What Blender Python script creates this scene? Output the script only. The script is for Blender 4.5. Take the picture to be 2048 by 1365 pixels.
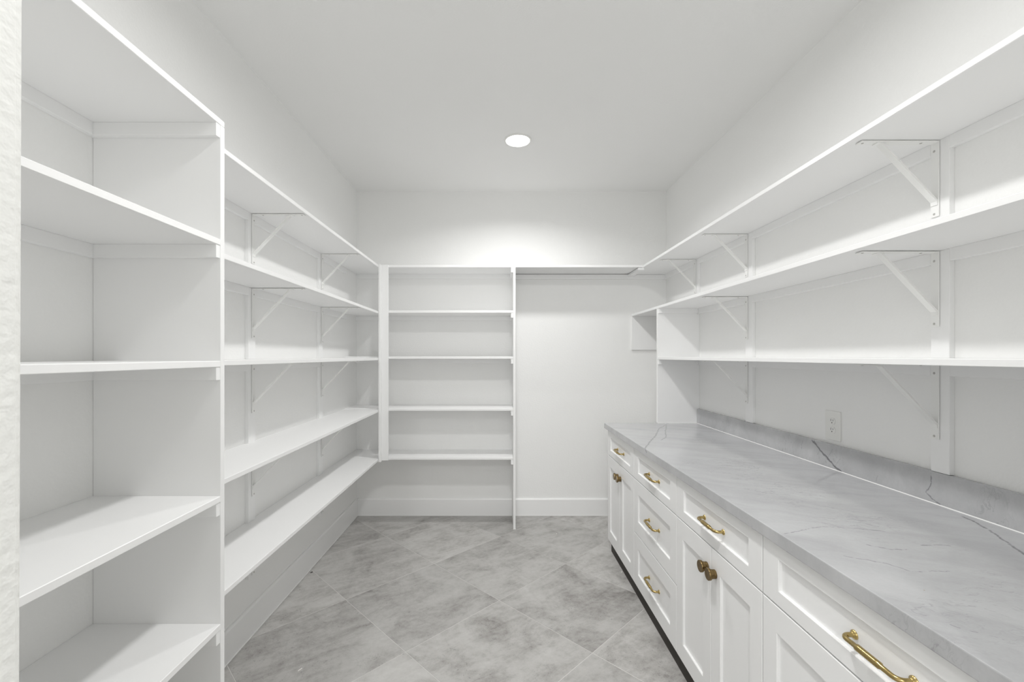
import bpy, bmesh, math, random
from mathutils import Vector, Matrix

random.seed(7)
scene = bpy.context.scene
for o in list(bpy.data.objects):
    bpy.data.objects.remove(o, do_unlink=True)
C = scene.collection

# ------------------------------------------------------------------ camera
cam_d = bpy.data.cameras.new('camera')
cam = bpy.data.objects.new('camera', cam_d)
C.objects.link(cam)
cam.location = (0.0, 0.0, 1.404)
cam.rotation_euler = (math.radians(90), 0, 0)
cam_d.sensor_width = 36.0
cam_d.lens = 875.5 / 2048 * 36.0
cam_d.shift_x = 27.4 / 2048
cam_d.shift_y = 30.0 / 2048
cam_d.clip_start = 0.01
scene.camera = cam

# ------------------------------------------------------------------ world, exposure
world = bpy.data.worlds.new('world')
scene.world = world
world.use_nodes = True
world.node_tree.nodes['Background'].inputs[0].default_value = (0.9, 0.93, 1.0, 1)
world.node_tree.nodes['Background'].inputs[1].default_value = 0.05
vs = scene.view_settings
vs.view_transform = 'Standard'
vs.look = 'None'
vs.gamma = 1.0
vs.use_curve_mapping = False
vs.exposure = 0.14

scene.cycles.max_bounces = 12          # white room: let the light bounce on
scene.cycles.diffuse_bounces = 9
scene.cycles.glossy_bounces = 4

# added fill light in the hall behind the viewer; no window there
day = bpy.data.lights.new('hall_fill_light', 'AREA')
day.shape = 'RECTANGLE'; day.size = 2.6; day.size_y = 1.7
day.energy = 18.0
day.color = (0.97, 0.985, 1.0)
hall_fill_o = bpy.data.objects.new('hall_fill_light', day)
C.objects.link(hall_fill_o)
hall_fill_o.location = (0.1, -3.17, 1.55)
hall_fill_o.rotation_euler = (math.radians(90), 0, math.radians(0))

LAMP_W = (11.6, 17.8, 42.0)   # watts of light from the ceiling lights: end wall, doorway end, hall

# ------------------------------------------------------------------ room dimensions (metres)
XL, XR = -1.248, 1.480        # side walls
YF, YB = 0.508, 3.858         # door wall (room side), back wall
ZC = 2.854                    # ceiling
T = 0.019                     # board thickness

# ------------------------------------------------------------------ materials
def new_mat(name):
    m = bpy.data.materials.new(name)
    m.use_nodes = True
    nt = m.node_tree
    return m, nt, nt.nodes['Principled BSDF']

class NT:
    """tiny shorthand for wiring shader nodes"""
    def __init__(s, nt): s.nt = nt
    def n(s, kind, **kw):
        nd = s.nt.nodes.new(kind)
        for k, v in kw.items(): setattr(nd, k, v)
        return nd
    def link(s, a, b): s.nt.links.new(a, b)
    def put(s, sock, v):
        if isinstance(v, bpy.types.NodeSocket): s.link(v, sock)
        else: sock.default_value = v
    def math(s, op, a, b=0.0, c=None, clamp=False):
        nd = s.n('ShaderNodeMath', operation=op, use_clamp=clamp)
        s.put(nd.inputs[0], a); s.put(nd.inputs[1], b)
        if c is not None: s.put(nd.inputs[2], c)
        return nd.outputs[0]
    def vec(s, op, a, b=(0, 0, 0), scale=None):
        nd = s.n('ShaderNodeVectorMath', operation=op)
        s.put(nd.inputs[0], a); s.put(nd.inputs[1], b)
        if scale is not None: s.put(nd.inputs['Scale'], scale)
        return nd.outputs['Value'] if op in ('DOT_PRODUCT', 'LENGTH', 'DISTANCE') else nd.outputs['Vector']
    def noise(s, vec, scale, detail=4, rough=0.55, dist=0.0):
        nd = s.n('ShaderNodeTexNoise')
        s.put(nd.inputs['Vector'], vec)
        nd.inputs['Scale'].default_value = scale
        nd.inputs['Detail'].default_value = detail
        nd.inputs['Roughness'].default_value = rough
        nd.inputs['Distortion'].default_value = dist
        return nd
    def ramp(s, f, stops):
        nd = s.n('ShaderNodeValToRGB')
        el = nd.color_ramp.elements
        while len(el) < len(stops): el.new(0.5)
        for e, (p, c) in zip(el, stops):
            e.position = p
            e.color = (c, c, c, 1) if isinstance(c, (int, float)) else (*c, 1)
        s.put(nd.inputs[0], f)
        return nd.outputs[0]
    def mix(s, f, a, b):
        nd = s.n('ShaderNodeMix', data_type='RGBA')
        s.put(nd.inputs[0], f)
        s.put(nd.inputs[6], a if isinstance(a, bpy.types.NodeSocket) else (*a, 1))
        s.put(nd.inputs[7], b if isinstance(b, bpy.types.NodeSocket) else (*b, 1))
        return nd.outputs[2]
    def maprange(s, v, a, b, c, d, smooth=False):
        nd = s.n('ShaderNodeMapRange', interpolation_type='SMOOTHSTEP' if smooth else 'LINEAR')
        s.put(nd.inputs[0], v)
        for i, q in enumerate((a, b, c, d)): nd.inputs[i + 1].default_value = q
        return nd.outputs[0]
    def bump(s, h, strength, distance, bsdf):
        nd = s.n('ShaderNodeBump')
        nd.inputs['Strength'].default_value = strength
        nd.inputs['Distance'].default_value = distance
        s.put(nd.inputs['Height'], h)
        s.link(nd.outputs[0], bsdf.inputs['Normal'])

def painted(name, col, rough, bump_scale=0, bump_str=0.0, bump_dist=0.001, detail=2, spec=0.5):
    m, nt, b = new_mat(name)
    g = NT(nt)
    tc = g.n('ShaderNodeTexCoord').outputs['Object']
    tint = g.noise(tc, 1.3, 3).outputs[0]
    c2 = tuple(x * 0.98 for x in col)
    g.link(g.mix(tint, col, c2), b.inputs['Base Color'])
    b.inputs['Roughness'].default_value = rough
    b.inputs['Specular IOR Level'].default_value = spec
    if bump_scale:
        g.bump(g.noise(tc, bump_scale, detail, 0.5).outputs[0], bump_str, bump_dist, b)
    return m

M_WALL = painted('wall_paint', (0.886, 0.887, 0.881), 0.62, 95, 0.35, 0.0025, 2, 0.3)
M_CEIL = painted('ceiling_paint', (0.876, 0.877, 0.872), 0.8, 110, 0.25, 0.002, 2, 0.2)
M_TRIM = painted('trim_paint', (0.892, 0.893, 0.893), 0.36, 60, 0.05, 0.0008, 2, 0.45)
M_CAB = painted('cabinet_paint', (0.885, 0.886, 0.886), 0.34, 40, 0.03, 0.0005, 2, 0.45)
M_CAULK = painted('caulk', (0.88, 0.88, 0.87), 0.4)
M_METALW = painted('white_bracket_enamel', (0.875, 0.877, 0.865), 0.42, 50, 0.05, 0.0005)
M_PLATE = painted('white_plastic', (0.83, 0.83, 0.81), 0.3)
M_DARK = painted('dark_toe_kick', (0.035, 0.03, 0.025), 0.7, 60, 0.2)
M_SLOT = painted('dark_slot', (0.03, 0.03, 0.03), 0.6)
M_SCREW = painted('screw_steel', (0.48, 0.47, 0.45), 0.4)
M_GROUT = painted('grout', (0.62, 0.61, 0.59), 0.85, 300, 0.3, 0.0008)
M_CHIP = painted('paint_chip', (0.8, 0.79, 0.76), 0.6)
M_CRUMB = painted('dark_crumb', (0.05, 0.045, 0.04), 0.8)

def metal(name, col, rough):
    m, nt, b = new_mat(name)
    g = NT(nt)
    tc = g.n('ShaderNodeTexCoord').outputs['Object']
    nz = g.noise(tc, 25, 2).outputs[0]
    g.link(g.mix(nz, col, tuple(c * 0.94 for c in col)), b.inputs['Base Color'])
    b.inputs['Metallic'].default_value = 1.0
    g.put(b.inputs['Roughness'], g.maprange(nz, 0.3, 0.7, rough - 0.01, rough + 0.01))
    return m
M_BRASS = metal('satin_brass', (0.47, 0.355, 0.15), 0.27)
M_BRONZE = metal('aged_brass', (0.215, 0.15, 0.068), 0.27)

def emissive(name, strength):
    m, nt, b = new_mat(name)
    b.inputs['Base Color'].default_value = (0.9, 0.9, 0.9, 1)
    b.inputs['Emission Color'].default_value = (1.0, 0.996, 0.982, 1)
    b.inputs['Emission Strength'].default_value = strength
    return m
M_LAMP = emissive('light_lens', 8.0)

def tile_mat():
    m, nt, b = new_mat('cement_look_tile')
    g = NT(nt)
    tc = g.n('ShaderNodeTexCoord').outputs['Object']
    oi = g.n('ShaderNodeObjectInfo').outputs['Random']
    off = g.n('ShaderNodeCombineXYZ')
    for i, k in enumerate((37.0, 71.0, 13.0)):
        g.link(g.math('MULTIPLY', oi, k), off.inputs[i])
    p = g.vec('ADD', tc, off.outputs[0])
    big = g.noise(p, 3.2, 7, 0.66, 0.8).outputs[0]
    rt = g.n('ShaderNodeVectorRotate', rotation_type='Z_AXIS')
    g.link(p, rt.inputs['Vector']); rt.inputs['Angle'].default_value = math.radians(-36)
    st = g.vec('MULTIPLY', rt.outputs[0], (1.5, 4.6, 1.0))
    streak = g.noise(st, 2.6, 9, 0.72, 0.7).outputs[0]
    fine = g.noise(p, 40, 7, 0.75).outputs[0]
    v = g.math('ADD', g.math('MULTIPLY', big, 0.46), g.math('MULTIPLY', streak, 0.36))
    v = g.math('ADD', v, g.math('MULTIPLY', fine, 0.28))
    col = g.ramp(v, [(0.39, (0.215, 0.205, 0.194)), (0.48, (0.365, 0.354, 0.341)),
                     (0.57, (0.475, 0.466, 0.453)), (0.70, (0.56, 0.552, 0.539))])
    # small dark pits
    pit = g.math('MULTIPLY', g.maprange(g.noise(p, 80, 3, 0.6).outputs[0], 0.60, 0.68, 0, 1),
                 g.maprange(big, 0.58, 0.42, 0, 1))
    col = g.mix(g.math('MULTIPLY', pit, 0.45), col, (0.10, 0.095, 0.09))
    tint = g.maprange(oi, 0, 1, 0.88, 1.07)
    hsv = g.n('ShaderNodeHueSaturation')
    g.link(col, hsv.inputs['Color']); g.link(tint, hsv.inputs['Value'])
    g.link(hsv.outputs[0], b.inputs['Base Color'])
    g.put(b.inputs['Roughness'], g.maprange(fine, 0.3, 0.7, 0.42, 0.56))
    b.inputs['Specular IOR Level'].default_value = 0.35
    g.bump(g.noise(p, 70, 5).outputs[0], 0.08, 0.001, b)
    return m
M_TILE = tile_mat()

def stone_mat():
    m, nt, b = new_mat('grey_quartzite')
    g = NT(nt)
    pos = g.n('ShaderNodeNewGeometry').outputs['Position']
    wob = g.noise(pos, 9.0, 4, 0.6).outputs['Color']
    wv = g.vec('SCALE', g.vec('SUBTRACT', wob, (0.5, 0.5, 0.5)), scale=0.075)
    p = g.vec('ADD', pos, wv)
    # cloudy ground, drawn out on a slant
    rot = g.n('ShaderNodeVectorRotate', rotation_type='Z_AXIS')
    g.link(p, rot.inputs['Vector']); rot.inputs['Angle'].default_value = math.radians(24)
    ps = g.vec('MULTIPLY', rot.outputs[0], (1.0, 3.6, 2.4))
    cloud = g.noise(ps, 2.0, 6, 0.6, 0.5).outputs[0]
    fine = g.noise(pos, 140, 3, 0.6).outputs[0]
    base = g.ramp(g.math('ADD', g.math('MULTIPLY', cloud, 0.85), g.math('MULTIPLY', fine, 0.15)),
                  [(0.34, (0.42, 0.422, 0.434)), (0.52, (0.48, 0.483, 0.495)), (0.68, (0.53, 0.533, 0.545))])
    # hairline veins: thin level sets of stretched noise, broken up by a mask
    def hair(sx, sy, scale, width, lo, hi, ang):
        r = g.n('ShaderNodeVectorRotate', rotation_type='Z_AXIS')
        g.link(p, r.inputs['Vector']); r.inputs['Angle'].default_value = math.radians(ang)
        q = g.vec('MULTIPLY', r.outputs[0], (sx, sy, 1.5))
        nz = g.noise(q, scale, 4, 0.55, 0.25).outputs[0]
        d = g.math('ABSOLUTE', g.math('SUBTRACT', nz, 0.5))
        line = g.maprange(d, 0.0, width, 1, 0)
        msk = g.maprange(g.noise(pos, 3.3, 2).outputs[0], lo, hi, 0, 1)
        return g.math('MULTIPLY', line, msk)
    h1 = hair(1.0, 4.6, 3.4, 0.008, 0.48, 0.60, 14)
    h2 = hair(1.5, 6.0, 5.1, 0.009, 0.50, 0.62, 24)
    h3 = hair(4.0, 1.0, 3.0, 0.010, 0.52, 0.64, -28)
    hv = g.math('MAXIMUM', g.math('MULTIPLY', h1, 0.34), g.math('MULTIPLY', h2, 0.26))
    hv = g.math('MAXIMUM', hv, g.math('MULTIPLY', h3, 0.16))
    # the strong veins of the slab, each a wandering crack along a few points
    w2 = g.vec('SCALE', g.vec('SUBTRACT', g.noise(pos, 38.0, 3, 0.6).outputs['Color'], (0.5, 0.5, 0.5)), scale=0.016)
    pc = g.vec('ADD', pos, w2)
    def crack(a, c, w, amt):
        a = Vector(a); c = Vector(c); ba = c - a
        pa = g.vec('SUBTRACT', pc, tuple(a))
        h = g.math('DIVIDE', g.vec('DOT_PRODUCT', pa, tuple(ba)), ba.dot(ba), clamp=True)
        d = g.vec('LENGTH', g.vec('SUBTRACT', pa, g.vec('SCALE', tuple(ba), scale=h)))
        return g.math('MULTIPLY', g.maprange(d, w * 0.2, w, 1, 0, True), amt)
    xs, zt = XR - 0.02, 0.909
    T3 = lambda L: [(x, y, zt) for x, y in L]
    S3 = lambda L: [(xs, y, z) for y, z in L]
    for pts, w, amt in ((T3([(1.244, 3.21), (1.093, 2.979), (0.976, 2.717), (0.876, 2.527), (0.806, 2.388), (0.783, 2.336)]), 0.007, 0.55),
                        ([(0.783, 2.336, 0.909), (0.783, 2.313, 0.893)], 0.006, 0.9),
                        (T3([(1.202, 3.129), (1.078, 2.823), (1.022, 2.667), (0.956, 2.572)]), 0.006, 0.5),
                        (T3([(0.798, 1.219), (0.933, 1.269), (0.999, 1.262), (1.089, 1.236)]), 0.003, 0.5),
                        (T3([(0.958, 1.303), (0.988, 1.262)]), 0.0025, 0.45),
                        (T3([(0.857, 1.082), (0.924, 1.046), (0.947, 1.004), (1.039, 1.007)]), 0.0028, 0.5),
                        (T3([(0.968, 1.148), (1.007, 1.118), (1.045, 1.118)]), 0.003, 0.6),
                        (T3([(1.107, 1.142), (1.145, 1.148), (1.178, 1.142)]), 0.004, 0.5),
                        (T3([(1.429, 1.348), (1.425, 1.315), (1.383, 1.219), (1.342, 1.148), (1.316, 1.096), (1.27, 1.0)]), 0.0055, 0.75),
                        (T3([(0.832, 0.806), (0.874, 0.77), (0.894, 0.75)]), 0.002, 0.5),
                        (S3([(2.036, 1.012), (1.971, 0.968), (1.912, 0.933), (1.862, 0.910), (1.838, 0.895)]), 0.0055, 0.9),
                        (S3([(2.026, 1.012), (1.965, 0.960), (1.896, 0.922), (1.850, 0.895)]), 0.0045, 0.85),
                        (S3([(1.912, 0.994), (1.941, 0.953)]), 0.0025, 0.4), (S3([(1.862, 0.973), (1.893, 0.932)]), 0.0025, 0.4),
                        (S3([(2.101, 0.997), (2.111, 0.952)]), 0.003, 0.35), (S3([(1.681, 0.954), (1.692, 0.92)]), 0.003, 0.3),
                        (S3([(1.48, 1.01), (1.475, 0.977), (1.493, 0.939), (1.46, 0.916), (1.407, 0.897)]), 0.0035, 0.6)):
        for a, c in zip(pts, pts[1:]):
            hv = g.math('MAXIMUM', hv, crack(a, c, w, amt))
    col = g.mix(hv, base, (0.13, 0.13, 0.14))
    # rusty flecks
    rust = g.maprange(g.noise(pos, 46, 2).outputs[0], 0.775, 0.80, 0, 0.7)
    col = g.mix(rust, col, (0.35, 0.25, 0.10))
    g.link(col, b.inputs['Base Color'])
    b.inputs['Roughness'].default_value = 0.09
    b.inputs['Specular IOR Level'].default_value = 0.7
    return m
M_STONE = stone_mat()

# ------------------------------------------------------------------ mesh helpers
def bm_box(bm, x0, x1, y0, y1, z0, z1):
    v = [bm.verts.new(p) for p in ((x0, y0, z0), (x1, y0, z0), (x1, y1, z0), (x0, y1, z0),
                                   (x0, y0, z1), (x1, y0, z1), (x1, y1, z1), (x0, y1, z1))]
    for f in ((0, 3, 2, 1), (4, 5, 6, 7), (0, 1, 5, 4), (1, 2, 6, 5), (2, 3, 7, 6), (3, 0, 4, 7)):
        bm.faces.new([v[i] for i in f])
    return v

def bevel_all(bm, off, seg=1):
    bm.normal_update()
    es = [e for e in bm.edges if len(e.link_faces) == 2 and e.calc_face_angle(0) > 0.5]
    bmesh.ops.bevel(bm, geom=es, offset=off, segments=seg, profile=0.6, affect='EDGES', clamp_overlap=True)

def box(x0, x1, y0, y1, z0, z1, bevel=0.0015, seg=1):
    bm = bmesh.new()
    bm_box(bm, x0, x1, y0, y1, z0, z1)
    if bevel: bevel_all(bm, bevel, seg)
    return bm

def prism(pts, axis, a0, a1, bevel=0.0):
    """extrude a polygon along an axis; pts are the two other coordinates in order"""
    bm = bmesh.new()
    def mk(p, a):
        return {'X': (a, p[0], p[1]), 'Y': (p[0], a, p[1]), 'Z': (p[0], p[1], a)}[axis]
    lo = [bm.verts.new(mk(p, a0)) for p in pts]
    hi = [bm.verts.new(mk(p, a1)) for p in pts]
    n = len(pts)
    bm.faces.new(lo); bm.faces.new(hi[::-1])
    for i in range(n):
        bm.faces.new((lo[i], hi[i], hi[(i + 1) % n], lo[(i + 1) % n]))
    bmesh.ops.recalc_face_normals(bm, faces=bm.faces)
    if bevel: bevel_all(bm, bevel)
    return bm

def tube(path, radii, seg=12, squash=1.0):
    """round tube along a path of points with a radius at each"""
    bm = bmesh.new()
    path = [Vector(p) for p in path]
    rings = []
    prev = None
    for i, p in enumerate(path):
        t = (path[min(i + 1, len(path) - 1)] - path[max(i - 1, 0)]).normalized()
        up = Vector((0, 0, 1))
        a = t.cross(up)
        if a.length < 1e-4: a = Vector((1, 0, 0))
        a.normalize(); b2 = a.cross(t).normalized()
        rings.append([bm.verts.new(p + (a * math.cos(q) + b2 * math.sin(q) * squash) * radii[i])
                      for q in [2 * math.pi * k / seg for k in range(seg)]])
    for r0, r1 in zip(rings, rings[1:]):
        for k in range(seg):
            bm.faces.new((r0[k], r0[(k + 1) % seg], r1[(k + 1) % seg], r1[k]))
    bm.faces.new(rings[0]); bm.faces.new(rings[-1])
    bmesh.ops.recalc_face_normals(bm, faces=bm.faces)
    return bm

def lathe(profile, axis, seg=32):
    """revolve (radius, height) pairs around an axis through the origin"""
    bm = bmesh.new()
    rings = []
    for r, h in profile:
        ring = []
        for k in range(seg):
            a = 2 * math.pi * k / seg
            c, s = r * math.cos(a), r * math.sin(a)
            ring.append(bm.verts.new({'Z': (c, s, h), 'X': (h, c, s), 'Y': (c, h, s)}[axis]))
        rings.append(ring)
    for r0, r1 in zip(rings, rings[1:]):
        for k in range(seg):
            bm.faces.new((r0[k], r0[(k + 1) % seg], r1[(k + 1) % seg], r1[k]))
    bm.faces.new(rings[0]); bm.faces.new(rings[-1])
    bmesh.ops.recalc_face_normals(bm, faces=bm.faces)
    return bm

def move(bm, x, y, z):
    bmesh.ops.translate(bm, verts=bm.verts, vec=(x, y, z))
    return bm

def join(*bms):
    out = bmesh.new()
    for b in bms:
        me = bpy.data.meshes.new('tmp'); b.to_mesh(me); b.free()
        out.from_mesh(me); bpy.data.meshes.remove(me)
    return out

WLOC = {}
def wl(o): return WLOC.get(o.name, Vector((0, 0, 0))) if o else Vector((0, 0, 0))

def link(o, parent, world_loc):
    C.objects.link(o)
    WLOC[o.name] = Vector(world_loc)
    if parent:
        o.parent = parent
        o.location = Vector(world_loc) - wl(parent)
    else:
        o.location = world_loc
    return o

def finish(me, mat, smooth):
    me.materials.append(mat)
    if smooth:
        for p in me.polygons: p.use_smooth = True
        me.set_sharp_from_angle(angle=math.radians(smooth))
    me.update()

def obj(name, bm, mat, parent=None, smooth=0, origin=None):
    """one mesh object; the bmesh is given in room coordinates"""
    lo = Vector((min(v.co[i] for v in bm.verts) for i in range(3)))
    hi = Vector((max(v.co[i] for v in bm.verts) for i in range(3)))
    c = Vector(origin) if origin else Vector(((lo.x + hi.x) / 2, (lo.y + hi.y) / 2, lo.z))
    bmesh.ops.translate(bm, verts=bm.verts, vec=-c)
    me = bpy.data.meshes.new(name)
    bm.to_mesh(me); bm.free()
    finish(me, mat, smooth)
    return link(bpy.data.objects.new(name, me), parent, c)

def put(name, mesh, loc, parent):
    """object that shares an existing mesh"""
    return link(bpy.data.objects.new(name, mesh), parent, loc)

def mesh_of(name, bm, mat, smooth=0):
    me = bpy.data.meshes.new(name)
    bm.to_mesh(me); bm.free()
    finish(me, mat, smooth)
    return me

def tag(o, label, cat, group=None):
    o['label'] = label; o['category'] = cat
    if group: o['group'] = group
    return o

def thing(name, label, cat, loc, group=None):
    o = bpy.data.objects.new(name, None)
    o.empty_display_size = 0.1
    link(o, None, loc)
    return tag(o, label, cat, group)

def struct(name, bm, mat, label=None, parent=None):
    o = obj(name, bm, mat, parent)
    if not parent: o['kind'] = 'structure'
    if label: o['label'] = label
    return o

# ------------------------------------------------------------------ room shell
W = 0.12
HX0, HX1, HY0 = -1.75, 2.0, -3.2       # the hall the camera stands in
DX0, DX1, DH = -0.552, 0.70, 2.13      # doorway
floor = struct('floor', box(XL - W, XR + W, YF, YB + W, -0.12, -0.008, 0), M_GROUT,
               'grey cement-look floor tiles laid on the diagonal')
struct('floor', box(HX0 - W, HX1 + W, HY0 - W, YF, -0.12, 0.0, 0), M_TILE, 'grey tiled floor of the hall outside the doorway')
struct('ceiling', box(XL - W, XR + W, HY0 - W, YB + W, ZC, ZC + 0.1, 0), M_CEIL, 'flat white pantry ceiling')
struct('wall_left', box(XL - W, XL, YF, YB + W, -0.008, ZC, 0), M_WALL, 'white textured wall behind the left shelves')
struct('wall_right', box(XR, XR + W, YF, YB + W, -0.008, ZC, 0), M_WALL, 'white textured wall above the countertop')
struct('wall_back', box(XL, XR, YB, YB + W, -0.008, ZC, 0), M_WALL, 'white textured end wall of the pantry')
# door wall with its opening: two piers and the head in one piece
def door_wall():
    bm = bmesh.new()
    y0, y1 = YF - 0.118, YF
    out = [(HX0, 0.0), (DX0, 0.0), (DX0, DH), (DX1, DH), (DX1, 0.0), (HX1, 0.0), (HX1, ZC), (HX0, ZC)]
    b = prism(out, 'Y', y0, y1)
    es = [e for e in b.edges if abs(e.verts[0].co.x - e.verts[1].co.x) < 1e-6
          and abs(e.verts[0].co.y - e.verts[1].co.y) < 1e-6
          and (abs(e.verts[0].co.x - DX0) < 1e-5 or abs(e.verts[0].co.x - DX1) < 1e-5)]
    bmesh.ops.bevel(b, geom=es, offset=0.008, segments=3, profile=0.5, affect='EDGES')
    return b
struct('wall_front', door_wall(), painted('jamb_paint', (0.87, 0.872, 0.85), 0.65, 75, 0.55, 0.004, 2, 0.2),
       'rough textured edge of the doorway wall')
struct('wall_hall_left', box(HX0 - W, HX0, HY0, YF, 0.0, ZC, 0), M_WALL)
struct('wall_hall_right', box(HX1, HX1 + W, HY0, YF, 0.0, ZC, 0), M_WALL)
struct('wall_hall_back', box(HX0 - W, HX1 + W, HY0 - W, HY0, 0.0, ZC, 0), M_WALL)
struct('ceiling', box(HX0 - W, XL - W, HY0 - W, YF, ZC, ZC + 0.1, 0), M_CEIL)
struct('ceiling', box(XR + W, HX1 + W, HY0 - W, YF, ZC, ZC + 0.1, 0), M_CEIL)

# floor tiles: square tiles on the diagonal, cut at the walls
g_ = obj('grout', box(XL, XR, YF, YB, -0.004, -0.0011, 0), M_GROUT, floor)
def clip(poly, f):
    out = []
    for i, p in enumerate(poly):
        q = poly[(i + 1) % len(poly)]
        fp, fq = f(p), f(q)
        if fp >= 0: out.append(p)
        if fp * fq < 0:
            t = fp / (fp - fq)
            out.append((p[0] + (q[0] - p[0]) * t, p[1] + (q[1] - p[1]) * t))
    return out
TH = math.radians(134.6)
nA = Vector((-math.sin(TH), math.cos(TH)))          # across the first family of joints
nB = Vector((-math.cos(TH), -math.sin(TH)))
PT, A0, B0 = 0.6253, -1.770, -1.7867
for i in range(-7, 8):
    for j in range(-7, 8):
        gp = 0.0012
        a0, a1 = A0 + i * PT + gp, A0 + (i + 1) * PT - gp
        b0, b1 = B0 + j * PT + gp, B0 + (j + 1) * PT - gp
        quad = [tuple(nA * a + nB * b) for a, b in ((a0, b0), (a1, b0), (a1, b1), (a0, b1))]
        for f in (lambda p: p[0] - XL, lambda p: XR - p[0], lambda p: p[1] - YF, lambda p: YB - p[1]):
            if len(quad) > 2: quad = clip(quad, f)
        if len(quad) < 3: continue
        area = 0.5 * abs(sum(quad[k][0] * quad[(k + 1) % len(quad)][1] - quad[(k + 1) % len(quad)][0] * quad[k][1] for k in range(len(quad))))
        if area < 0.0006: continue
        top = -0.0001 - random.random() * 0.0007
        bm = prism(quad, 'Z', -0.008, top)
        tes = [e for e in bm.edges if all(v.co.z > -0.004 for v in e.verts)]
        bmesh.ops.bevel(bm, geom=tes, offset=0.0007, segments=1, affect='EDGES')
        c = nA * (a0 + a1) / 2 + nB * (b0 + b1) / 2
        t = obj('tile', bm, M_TILE, floor, origin=(c.x, c.y, -0.008))

# baseboards: flat board with an eased top edge and a thin caulk bead along the floor
def board_profile(d, h=0.150, t=0.015):
    return [(0, 0), (d * t, 0), (d * t, h - 0.010), (d * (t - 0.006), h), (0, h)]
bb = struct('baseboard_left', prism([(XL + a, z) for a, z in board_profile(1)], 'Y', 1.366, YB), M_TRIM, 'white baseboard under the left shelves')
obj('caulk_line', box(XL + 0.015, XL + 0.0175, 1.366, YB - 0.015, 0, 0.004, 0), M_CAULK, bb)
bb = struct('baseboard_back', prism([(YB + a, z) for a, z in board_profile(-1)], 'X', XL + 0.015, XR), M_TRIM, 'white baseboard along the end wall')
obj('caulk_line', box(XL + 0.015, XR, YB - 0.0175, YB - 0.015, 0, 0.004, 0), M_CAULK, bb)
bb = struct('baseboard_left', prism([(XL + a, z) for a, z in board_profile(1)], 'Y', YF, 1.346), M_TRIM, 'white baseboard inside the deep shelving unit')

# ------------------------------------------------------------------ ceiling lights
def ceiling_light(x, y, label, watts, spread, group='round recessed ceiling lights'):
    t = thing('recessed_light', label, 'ceiling light', (x, y, ZC - 0.008), group)
    ring = lathe([(0.0785, -0.004), (0.081, -0.008), (0.089, -0.006), (0.092, 0.0), (0.0785, 0.0)], 'Z', 48)
    bmesh.ops.delete(ring, geom=[f for f in ring.faces if len(f.verts) > 8], context='FACES')
    obj('trim_ring', move(ring, x, y, ZC), M_PLATE, t, 40)
    obj('lens', move(lathe([(0.0005, -0.006), (0.06, -0.0058), (0.0775, -0.004), (0.0775, -0.001)], 'Z', 48), x, y, ZC), M_LAMP, t, 40)
    d = bpy.data.lights.new('lamp', 'AREA')
    d.shape = 'DISK'; d.size = 0.15; d.energy = watts; d.spread = math.radians(spread)
    d.color = (1.0, 0.996, 0.982)
    link(bpy.data.objects.new('lamp', d), t, (x, y, ZC - 0.0075))
ceiling_light(0.131, 2.937, 'round recessed ceiling light glowing white near the end wall', LAMP_W[0], 150)
ceiling_light(0.131, 1.22, 'second round recessed ceiling light, over the doorway end of the pantry', LAMP_W[1], 172)
ceiling_light(-0.42, -2.0, 'round recessed ceiling light in the hall outside the doorway', LAMP_W[2], 172)

# ------------------------------------------------------------------ brackets
BW, BT = 0.027, 0.0035
def bracket_meshes(sign):
    """flat-iron shelf bracket, origin at the wall batten just under the board; sign = direction into the room"""
    s = sign
    def bx(x0, x1, z0, z1, w=BW):
        a, b = sorted((s * x0, s * x1))
        return box(a, b, -w / 2, w / 2, z0, z1, 0.0008)
    leg = mesh_of('leg', bx(0, BT, -0.250, 0), M_METALW)
    arm = mesh_of('arm', bx(BT, 0.258, -BT, 0), M_METALW)
    # brace: a strip bent at both ends and bolted to leg and arm
    pts = [(BT, -0.212), (BT, -0.196), (0.187, -BT), (0.203, -BT), (0.203, -BT - 0.003), (0.190, -BT - 0.0035), (BT + 0.004, -0.200), (BT + 0.003, -0.212)]
    br = prism([(s * a, z) for a, z in pts], 'Y', -0.011, 0.011)
    brace = mesh_of('brace', br, M_METALW)
    def disc(axis):
        b = lathe([(0.0001, 0.0016), (0.0028, 0.0014), (0.0040, 0.0002), (0.0042, 0)], axis, 10)
        return b
    sx = disc('X')
    if s < 0: bmesh.ops.scale(sx, vec=(-1, 1, 1), verts=sx.verts); bmesh.ops.recalc_face_normals(sx, faces=sx.faces)
    scr_leg = mesh_of('screw', sx, M_SCREW, 40)
    sz = disc('Z'); bmesh.ops.scale(sz, vec=(1, 1, -1), verts=sz.verts); bmesh.ops.recalc_face_normals(sz, faces=sz.faces)
    scr_arm = mesh_of('screw', sz, M_SCREW, 40)
    return dict(leg=leg, arm=arm, brace=brace, scr_leg=scr_leg, scr_arm=scr_arm, s=s)
BR_L, BR_R = bracket_meshes(1), bracket_meshes(-1)

def bracket(kit, x, y, z, parent):
    b = bpy.data.objects.new('bracket', None); b.empty_display_size = 0.05
    link(b, parent, (x, y, z))
    s = kit['s']
    put('leg', kit['leg'], (x, y, z), b)
    put('arm', kit['arm'], (x, y, z), b)
    put('brace', kit['brace'], (x, y, z), b)
    for dz in (-0.030, -0.240): put('screw', kit['scr_leg'], (x + s * BT, y + 0.002, z + dz), b)
    for dx in (0.05, 0.245): put('screw', kit['scr_arm'], (x + s * dx, y, z - BT), b)

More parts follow.
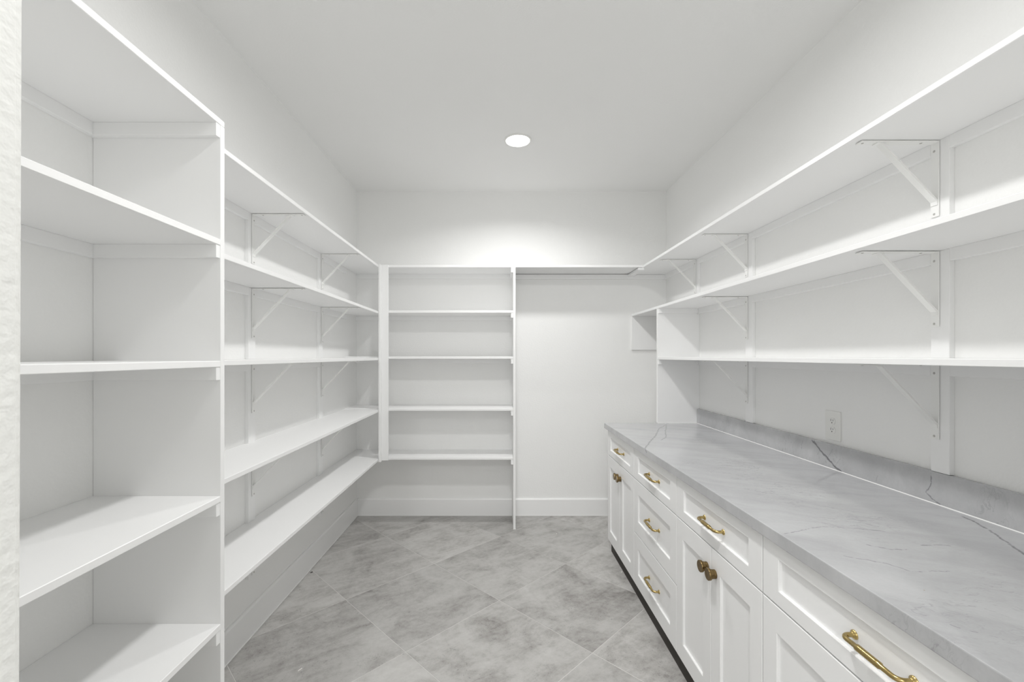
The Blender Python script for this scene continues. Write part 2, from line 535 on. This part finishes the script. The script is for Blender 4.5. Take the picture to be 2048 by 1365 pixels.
# ------------------------------------------------------------------ deep shelving unit by the doorway (left)
LZ = [2.134, 1.763, 1.389, 0.973, 0.580]        # shelf tops
UF = -0.854                                     # front of the deep unit
UY0, UY1 = 1.347, 1.366                         # its end panel
unit = thing('shelving_unit', 'deep white built-in shelving unit beside the doorway, with tall end panel', 'shelving', ((XL + UF) / 2, 0.93, 0))
obj('end_panel', prism([(XL + 0.0005, 0.152), (XL + 0.016, 0.152), (XL + 0.016, 0), (UF, 0), (UF, LZ[0] - T), (XL + 0.0005, LZ[0] - T)],
                       'Y', UY0, UY1, 0.0012), M_TRIM, unit)
for i, z in enumerate(LZ):
    y1 = UY1 if i == 0 else UY0
    obj('shelf', box(XL, UF, YF, y1, z - T, z, 0.0015), M_TRIM, unit)
    obj('back_cleat', box(XL, XL + 0.018, YF, UY0 - 0.018, z - T - 0.040, z - T, 0.001), M_TRIM, unit)
    obj('side_cleat', box(XL, UF - 0.002, UY0 - 0.018, UY0, z - T - 0.040, z - T, 0.001), M_TRIM, unit)

# ------------------------------------------------------------------ left run: five wall shelves on brackets
SF = -0.960                                     # front edge
BKF = 3.552                                     # front of the end-wall shelves
ORD = ['topmost', 'second', 'third', 'fourth', 'lowest']
L_ST = [(2.156, 2.216, 2.194), (3.007, 3.067, 3.052)]     # batten y0, y1, bracket centre
for i, z in enumerate(LZ):
    t = thing('wall_shelf', '%s of the five long white shelves on the left wall%s' % (
        ORD[i], ('', ', bracketed below', ' near eye height', ', its top in view', ', nearest the floor')[i]),
        'shelf', ((XL + SF) / 2, 2.46, z - T), 'bracketed shelves on the left wall')
    obj('board', box(XL, SF, UY1, BKF, z - T, z, 0.0015), M_TRIM, t)
    ys = [UY1] + [v for a in L_ST for v in a[:2]] + [BKF]
    for k in range(0, len(ys), 2):
        obj('cleat', box(XL, XL + 0.018, ys[k], ys[k + 1], z - T - 0.040, z - T, 0.001), M_TRIM, t)
    for a in L_ST: bracket(BR_L, XL + 0.0192, a[2], z - T - 0.0018, t)
for n, a in enumerate(L_ST):
    t = thing('wall_batten', 'vertical white batten on the left wall %s' % ('nearer the deep shelving unit', 'nearer the end wall')[n], 'batten',
              (XL, a[0], 0.30), 'battens behind the shelf brackets')
    zs = [0.30] + [v for z in LZ[::-1] for v in (z - T, z)]
    for k in range(0, len(zs) - 1, 2):
        obj('batten_piece', box(XL, XL + 0.018, a[0], a[1], zs[k], zs[k + 1], 0.001), M_TRIM, t)

# ------------------------------------------------------------------ end wall shelving unit
BZ = [2.143, 1.774, 1.400, 0.978, 0.580]
DVX0, DVX1, DVY = 0.121, 0.140, 3.545           # divider panel
unit = thing('shelving_unit', 'white five-shelf unit on the end wall between corner post and divider', 'shelving', (-0.5, 3.7, 0))
obj('divider_panel', prism([(DVY, 0), (YB - 0.018, 0), (YB - 0.018, 0.152), (YB, 0.152), (YB, BZ[0]), (DVY, BZ[0])], 'X', DVX0, DVX1, 0.0012), M_TRIM, unit)
obj('divider_foot_caulk', box(DVX0 - 0.003, DVX1 + 0.003, DVY - 0.003, DVY, 0, 0.003, 0), M_CAULK, unit)
obj('corner_post', join(box(-0.958, -0.941, 3.500, 3.5515, 0.553, BZ[0] - 0.004, 0.0012), box(-0.941, -0.889, 3.534, 3.5515, 0.559, BZ[0] - 0.001, 0.0012)), M_TRIM, unit)
for i, z in enumerate(BZ):
    obj('shelf', box(XL, DVX0, BKF, YB, z - T, z, 0.0015), M_TRIM, unit)
    obj('back_cleat', box(XL, DVX0 - 0.018, YB - 0.018, YB, z - T - 0.040, z - T, 0.001), M_TRIM, unit)
    obj('side_cleat', box(DVX0 - 0.018, DVX0, BKF + 0.002, YB, z - T - 0.040, z - T, 0.001), M_TRIM, unit)

# ------------------------------------------------------------------ right run: shelves above the counter
RZ = [2.139, 1.772, 1.397]
RF = 1.171                                      # front edge
PNY0, PNY1 = 3.221, 3.240                       # end panel standing on the counter
R_ST = [(1.419, 1.480, 1.462), (2.520, 2.590, 2.575), (3.200, 3.262, 3.247)]
RL = ['topmost of the three long white shelves above the countertop',
      'middle of the three long white shelves above the countertop, reaching the end wall',
      'lowest of the three long white shelves, directly above the outlet']
for i, z in enumerate(RZ):
    yend = YB if i < 2 else PNY0
    t = thing('wall_shelf', RL[i], 'shelf', ((XR + RF) / 2, 2.0, z - T), 'bracketed shelves on the right wall')
    obj('board', box(RF, XR, YF, yend, z - T, z, 0.0015), M_TRIM, t)
    sts = R_ST if i == 0 else R_ST[:2]
    ys = [YF] + [v for a in sts for v in a[:2]] + [YB if i == 0 else PNY0]
    for k in range(0, len(ys), 2):
        obj('cleat', box(XR - 0.018, XR, ys[k], ys[k + 1], z - T - 0.040, z - T, 0.001), M_TRIM, t)
    for a in sts: bracket(BR_R, XR - 0.0192, a[2], z - T - 0.0018, t)
BST = 1.016                                     # backsplash top
for n, a in enumerate(R_ST):
    t = thing('wall_batten', ('vertical white batten on the right wall, right of the outlet', 'vertical white batten on the right wall, left of the outlet',
                              'short white batten under the top right shelf by the end wall')[n], 'batten', (XR, a[0], 1.0), 'battens behind the shelf brackets')
    if n < 2:
        zs = [BST + 0.001, RZ[2] - T, RZ[2], RZ[1] - T, RZ[1], RZ[0] - T]
    else:
        zs = [RZ[1], RZ[0] - T]
    for k in range(0, len(zs), 2):
        obj('batten_piece', box(XR - 0.018, XR, a[0], a[1], zs[k], zs[k + 1], 0.001), M_TRIM, t)

# shelf over the open bay, between divider and the right-hand shelf
t = thing('wall_shelf', 'single high white shelf over the empty bay on the end wall', 'shelf', (0.65, 3.7, BZ[0] - T))
obj('board', box(DVX1, RF, BKF, YB, BZ[0] - T, BZ[0], 0.0015), M_TRIM, t)
obj('cleat', box(DVX1, XR - 0.004, YB - 0.018, YB, RZ[0] - T - 0.042, RZ[0] - T - 0.001, 0.001), M_TRIM, t)
obj('joint_batten', box(RF - 0.036, RF + 0.012, BKF - 0.006, YB - 0.018, RZ[0] - T - 0.019, RZ[0] - T - 0.0005, 0.001), M_TRIM, t)

# panel standing on the counter and the support board on the end wall
CT = 0.909                                      # countertop height
t = thing('shelf_upright', 'tall white upright board standing on the far end of the countertop', 'upright', ((RF + XR) / 2, PNY0, CT))
obj('board', box(RF, XR, PNY0, PNY1, CT + 0.0005, RZ[1] - T, 0.0012), M_TRIM, t)
for z in RZ[1:]:
    obj('side_cleat', box(RF + 0.004, XR - 0.018, PNY0 - 0.018, PNY0, z - T - 0.036, z - T, 0.001), M_TRIM, t)
obj('caulk_line', box(RF, XR - 0.02, PNY0 - 0.003, PNY0, CT, CT + 0.003, 0), M_CAULK, t)
o = obj('support_board', box(RF, XR, YB - 0.019, YB, 1.458, RZ[1] - T, 0.0012), M_TRIM)
tag(o, 'white board on the end wall holding up the middle right shelf', 'board')

# ------------------------------------------------------------------ base cabinets
FX = 0.799                                      # door and drawer faces
CB = 0.074                                      # underside of the fronts
CTOP = CT - 0.038
DT = 0.019
def ring_front(y0, y1, z0, z1, stile, rail):
    """shaker frame: flat ring with an eased inner edge, facing -X"""
    bm = bmesh.new()
    outer = [(y0, z0), (y1, z0), (y1, z1), (y0, z1)]
    inner = [(y0 + stile, z0 + rail), (y1 - stile, z0 + rail), (y1 - stile, z1 - rail), (y0 + stile, z1 - rail)]
    e = 0.0018
    mid = [(y0 + stile - e, z0 + rail - e), (y1 - stile + e, z0 + rail - e), (y1 - stile + e, z1 - rail + e), (y0 + stile - e, z1 - rail + e)]
    oe = [(y0 + e, z0 + e), (y1 - e, z0 + e), (y1 - e, z1 - e), (y0 + e, z1 - e)]
    def R(pts, x): return [bm.verts.new((x, a, b)) for a, b in pts]
    loops = [R(outer, FX + DT), R(outer, FX + e * 0.7), R(oe, FX), R(mid, FX), R(inner, FX + e), R(inner, FX + DT)]
    for l0, l1 in zip(loops, loops[1:] + loops[:1]):
        for k in range(4):
            bm.faces.new((l0[k], l0[(k + 1) % 4], l1[(k + 1) % 4], l1[k]))
    bmesh.ops.recalc_face_normals(bm, faces=bm.faces)
    return bm

def pull_path(L=0.143, out=0.030):
    pts = [(0, -L / 2, 0)]
    r = 0.016
    pts.append((-(out - r), -L / 2, 0))
    for k in range(1, 7):
        a = math.pi / 2 * k / 6
        pts.append((-(out - r) - r * math.sin(a), -L / 2 + r * (1 - math.cos(a)), 0))
    for f in (0.28, 0.30, 0.36, 0.5):
        pts.append((-out, -L / 2 + L * f, 0))
    pts += [(p[0], -p[1], 0) for p in pts[-2::-1]]
    return pts
PP = pull_path()
def pull_radius(p):
    if abs(p[1]) < 0.143 * 0.205: return 0.0076
    return 0.0054
PULL = mesh_of('pull', join(tube(PP, [pull_radius(p) for p in PP], 14),
    *[move(lathe([(0.0055, -0.007), (0.0075, -0.004), (0.0100, -0.0025), (0.0104, 0.0)], 'X', 20), 0, sy, 0) for sy in (-0.0715, 0.0715)]), M_BRASS, 50)
def knob_bm():
    # rear flange, waist and broad flat disc, facing -X
    return lathe([(0.0150, 0.0), (0.0165, -0.0015), (0.0165, -0.0100), (0.0158, -0.0108), (0.0158, -0.0122), (0.0172, -0.0130), (0.0172, -0.0190),
                  (0.0190, -0.0198), (0.0218, -0.0208), (0.0222, -0.0215), (0.0222, -0.0285), (0.0214, -0.0295), (0.0205, -0.0295), (0.0200, -0.0288), (0.0005, -0.0288)], 'X', 40)
KNOB = mesh_of('knob', knob_bm(), M_BRONZE, 40)

def front(kind, y0, y1, z0, z1, stile, rail, parent):
    d = obj(kind, ring_front(y0, y1, z0, z1, stile, rail), M_CAB, parent)
    obj('panel', box(FX + 0.0095, FX + 0.016, y0 + stile - 0.0005, y1 - stile + 0.0005, z0 + rail - 0.0005, z1 - rail + 0.0005, 0), M_CAB, d)
    return d
def drawer(y0, y1, z0, z1, rail, parent, pull_y=None):
    d = front('drawer', y0, y1, z0, z1, 0.074, rail, parent)
    h = put('handle', PULL, (FX + 0.0095, (y0 + y1) / 2 if pull_y is None else pull_y, (z0 + z1) / 2 - 0.006), d)
    h['label'] = 'brass bar pull'
def door(y0, y1, z0, z1, parent, knob_y):
    d = front('door', y0, y1, z0, z1, 0.066, 0.078, parent)
    k = put('knob', KNOB, (FX, knob_y, 0.600), d)
    k['label'] = 'round brass knob'

ZD = 0.687                                       # split between top drawer and the front below
ZM = 0.374                                       # split between the two deep drawers
G = 0.0021
CABS = [(2.580, 3.196, 'doors', 'white base cabinet at the far end of the counter, one drawer over two knobbed doors'),
        (1.963, 2.580, 'drawers', 'white base cabinet with a stack of three drawers with brass pulls'),
        (1.324, 1.963, 'doors', 'white base cabinet right of the drawer stack, two large round brass knobs'),
        (0.520, 1.324, 'doors', 'wide white base cabinet nearest the viewer, cut off by the picture edge')]
for y0, y1, kind, label in CABS:
    t = thing('base_cabinet', label, 'cabinet', ((FX + XR) / 2, (y0 + y1) / 2, 0), 'white base cabinets under the counter')
    obj('body', box(FX + DT + 0.010, XR - 0.001, y0 + 0.0004, y1 - 0.0004, CB, CTOP - 0.0005, 0.0008), M_CAB, t)
    obj('toe_kick', box(FX + 0.014, XR - 0.001, y0 + 0.0004, y1 - (0.05 if y1 > 3 else 0.0004), 0.0, CB, 0), M_DARK, t)
    a, b = y0 + G, y1 - G
    drawer(a, b, ZD + G, CTOP - 0.006, 0.044, t)
    if kind == 'drawers':
        drawer(a, b, ZM + G, ZD - G, 0.078, t)
        drawer(a, b, CB, ZM - G, 0.078, t)
    else:
        c = (y0 + y1) / 2
        door(a, c - G, CB, ZD - G, t, c - 0.031)
        door(c + G, b, CB, ZD - G, t, c + 0.031)

# ------------------------------------------------------------------ countertop
t = thing('countertop', 'long pale grey veined stone countertop on the white base cabinets', 'countertop', ((0.783 + XR) / 2, 1.9, CTOP))
obj('slab', box(0.783, XR - 0.0005, YF + 0.002, 3.2415, CTOP, CT, 0.0025, 2), M_STONE, t)
t = thing('backsplash', 'low grey stone backsplash strip with dark diagonal vein below the outlet', 'backsplash', (XR - 0.01, 1.9, CT))
obj('stone_strip', box(XR - 0.020, XR - 0.0005, YF + 0.002, PNY0 - 0.0005, CT + 0.0002, BST, 0.0015), M_STONE, t)
bead = prism([(XR - 0.0205, CT + 0.0003), (XR - 0.0228, CT + 0.0003), (XR - 0.0205, CT + 0.0028)], 'Y', YF + 0.01, PNY0 - 0.004)
o = obj('caulk_bead', bead, M_CAULK, t)
o['label'] = 'thin white caulk bead'

# ------------------------------------------------------------------ outlet
OY, OZ = 1.931, 1.097
t = thing('wall_outlet', 'white duplex power outlet on the wall just above the backsplash', 'outlet', (XR, OY, OZ - 0.065))
obj('cover_plate', box(XR - 0.006, XR, OY - 0.0435, OY + 0.0435, OZ - 0.0645, OZ + 0.0645, 0.0022, 2), M_PLATE, t)
for dz in (-0.0195, 0.0195):
    pts = []
    for k in range(32):
        a = 2 * math.pi * k / 32
        pts.append((OY + 0.0172 * math.cos(a), OZ + dz + max(-0.0135, min(0.0135, 0.0172 * math.sin(a)))))
    r = obj('receptacle', prism(pts, 'X', XR - 0.0085, XR - 0.005, 0.0006), M_PLATE, t)
    for dy, hh in ((-0.0062, 0.0040), (0.0062, 0.0048)):
        obj('slot', box(XR - 0.0087, XR - 0.0080, OY + dy - 0.0011, OY + dy + 0.0011, OZ + dz + 0.0042 - hh, OZ + dz + 0.0042 + hh, 0), M_SLOT, r)
    obj('ground_hole', move(lathe([(0.0026, -0.0087), (0.0026, -0.0080)], 'X', 12), XR, OY, OZ + dz - 0.0068), M_SLOT, r)
obj('screw', move(lathe([(0.0001, -0.0078), (0.0026, -0.0074), (0.0032, -0.006)], 'X', 14), XR, OY, OZ), M_PLATE, t)

# ------------------------------------------------------------------ crumbs left on the floor
def crumb(name, x, y, lx, ly, h, rot, mat, label, cat):
    bm = box(-lx / 2, lx / 2, -ly / 2, ly / 2, 0, h, 0.0004)
    for v in bm.verts:
        v.co.y += 0.25 * ly * math.sin(v.co.x / lx * 3.0)
        v.co.z *= 0.7 + 0.6 * (v.co.x / lx + 0.5)
    bmesh.ops.rotate(bm, verts=bm.verts, cent=(0, 0, 0), matrix=Matrix.Rotation(math.radians(rot), 3, 'Z'))
    move(bm, x, y, 0.0)
    return tag(obj(name, bm, mat), label, cat)
crumb('paint_flake', -0.886, 1.957, 0.020, 0.0045, 0.0025, 50, M_CHIP, 'small white sliver lying on the floor near the deep shelves', 'flake')
crumb('dirt_crumb', -1.21, 2.835, 0.014, 0.006, 0.004, 20, M_CRUMB, 'dark curled crumb on the floor beside the left baseboard', 'crumb')
crumb('plaster_crumb', 0.459, 3.447, 0.008, 0.006, 0.004, 10, M_CHIP, 'tiny white crumb on the floor in front of the empty bay', 'crumb')
crumb('plaster_flake', 0.80, 2.84, 0.012, 0.004, 0.003, 60, M_CHIP, 'tiny pale flake on the floor at the cabinet toe kick', 'flake')
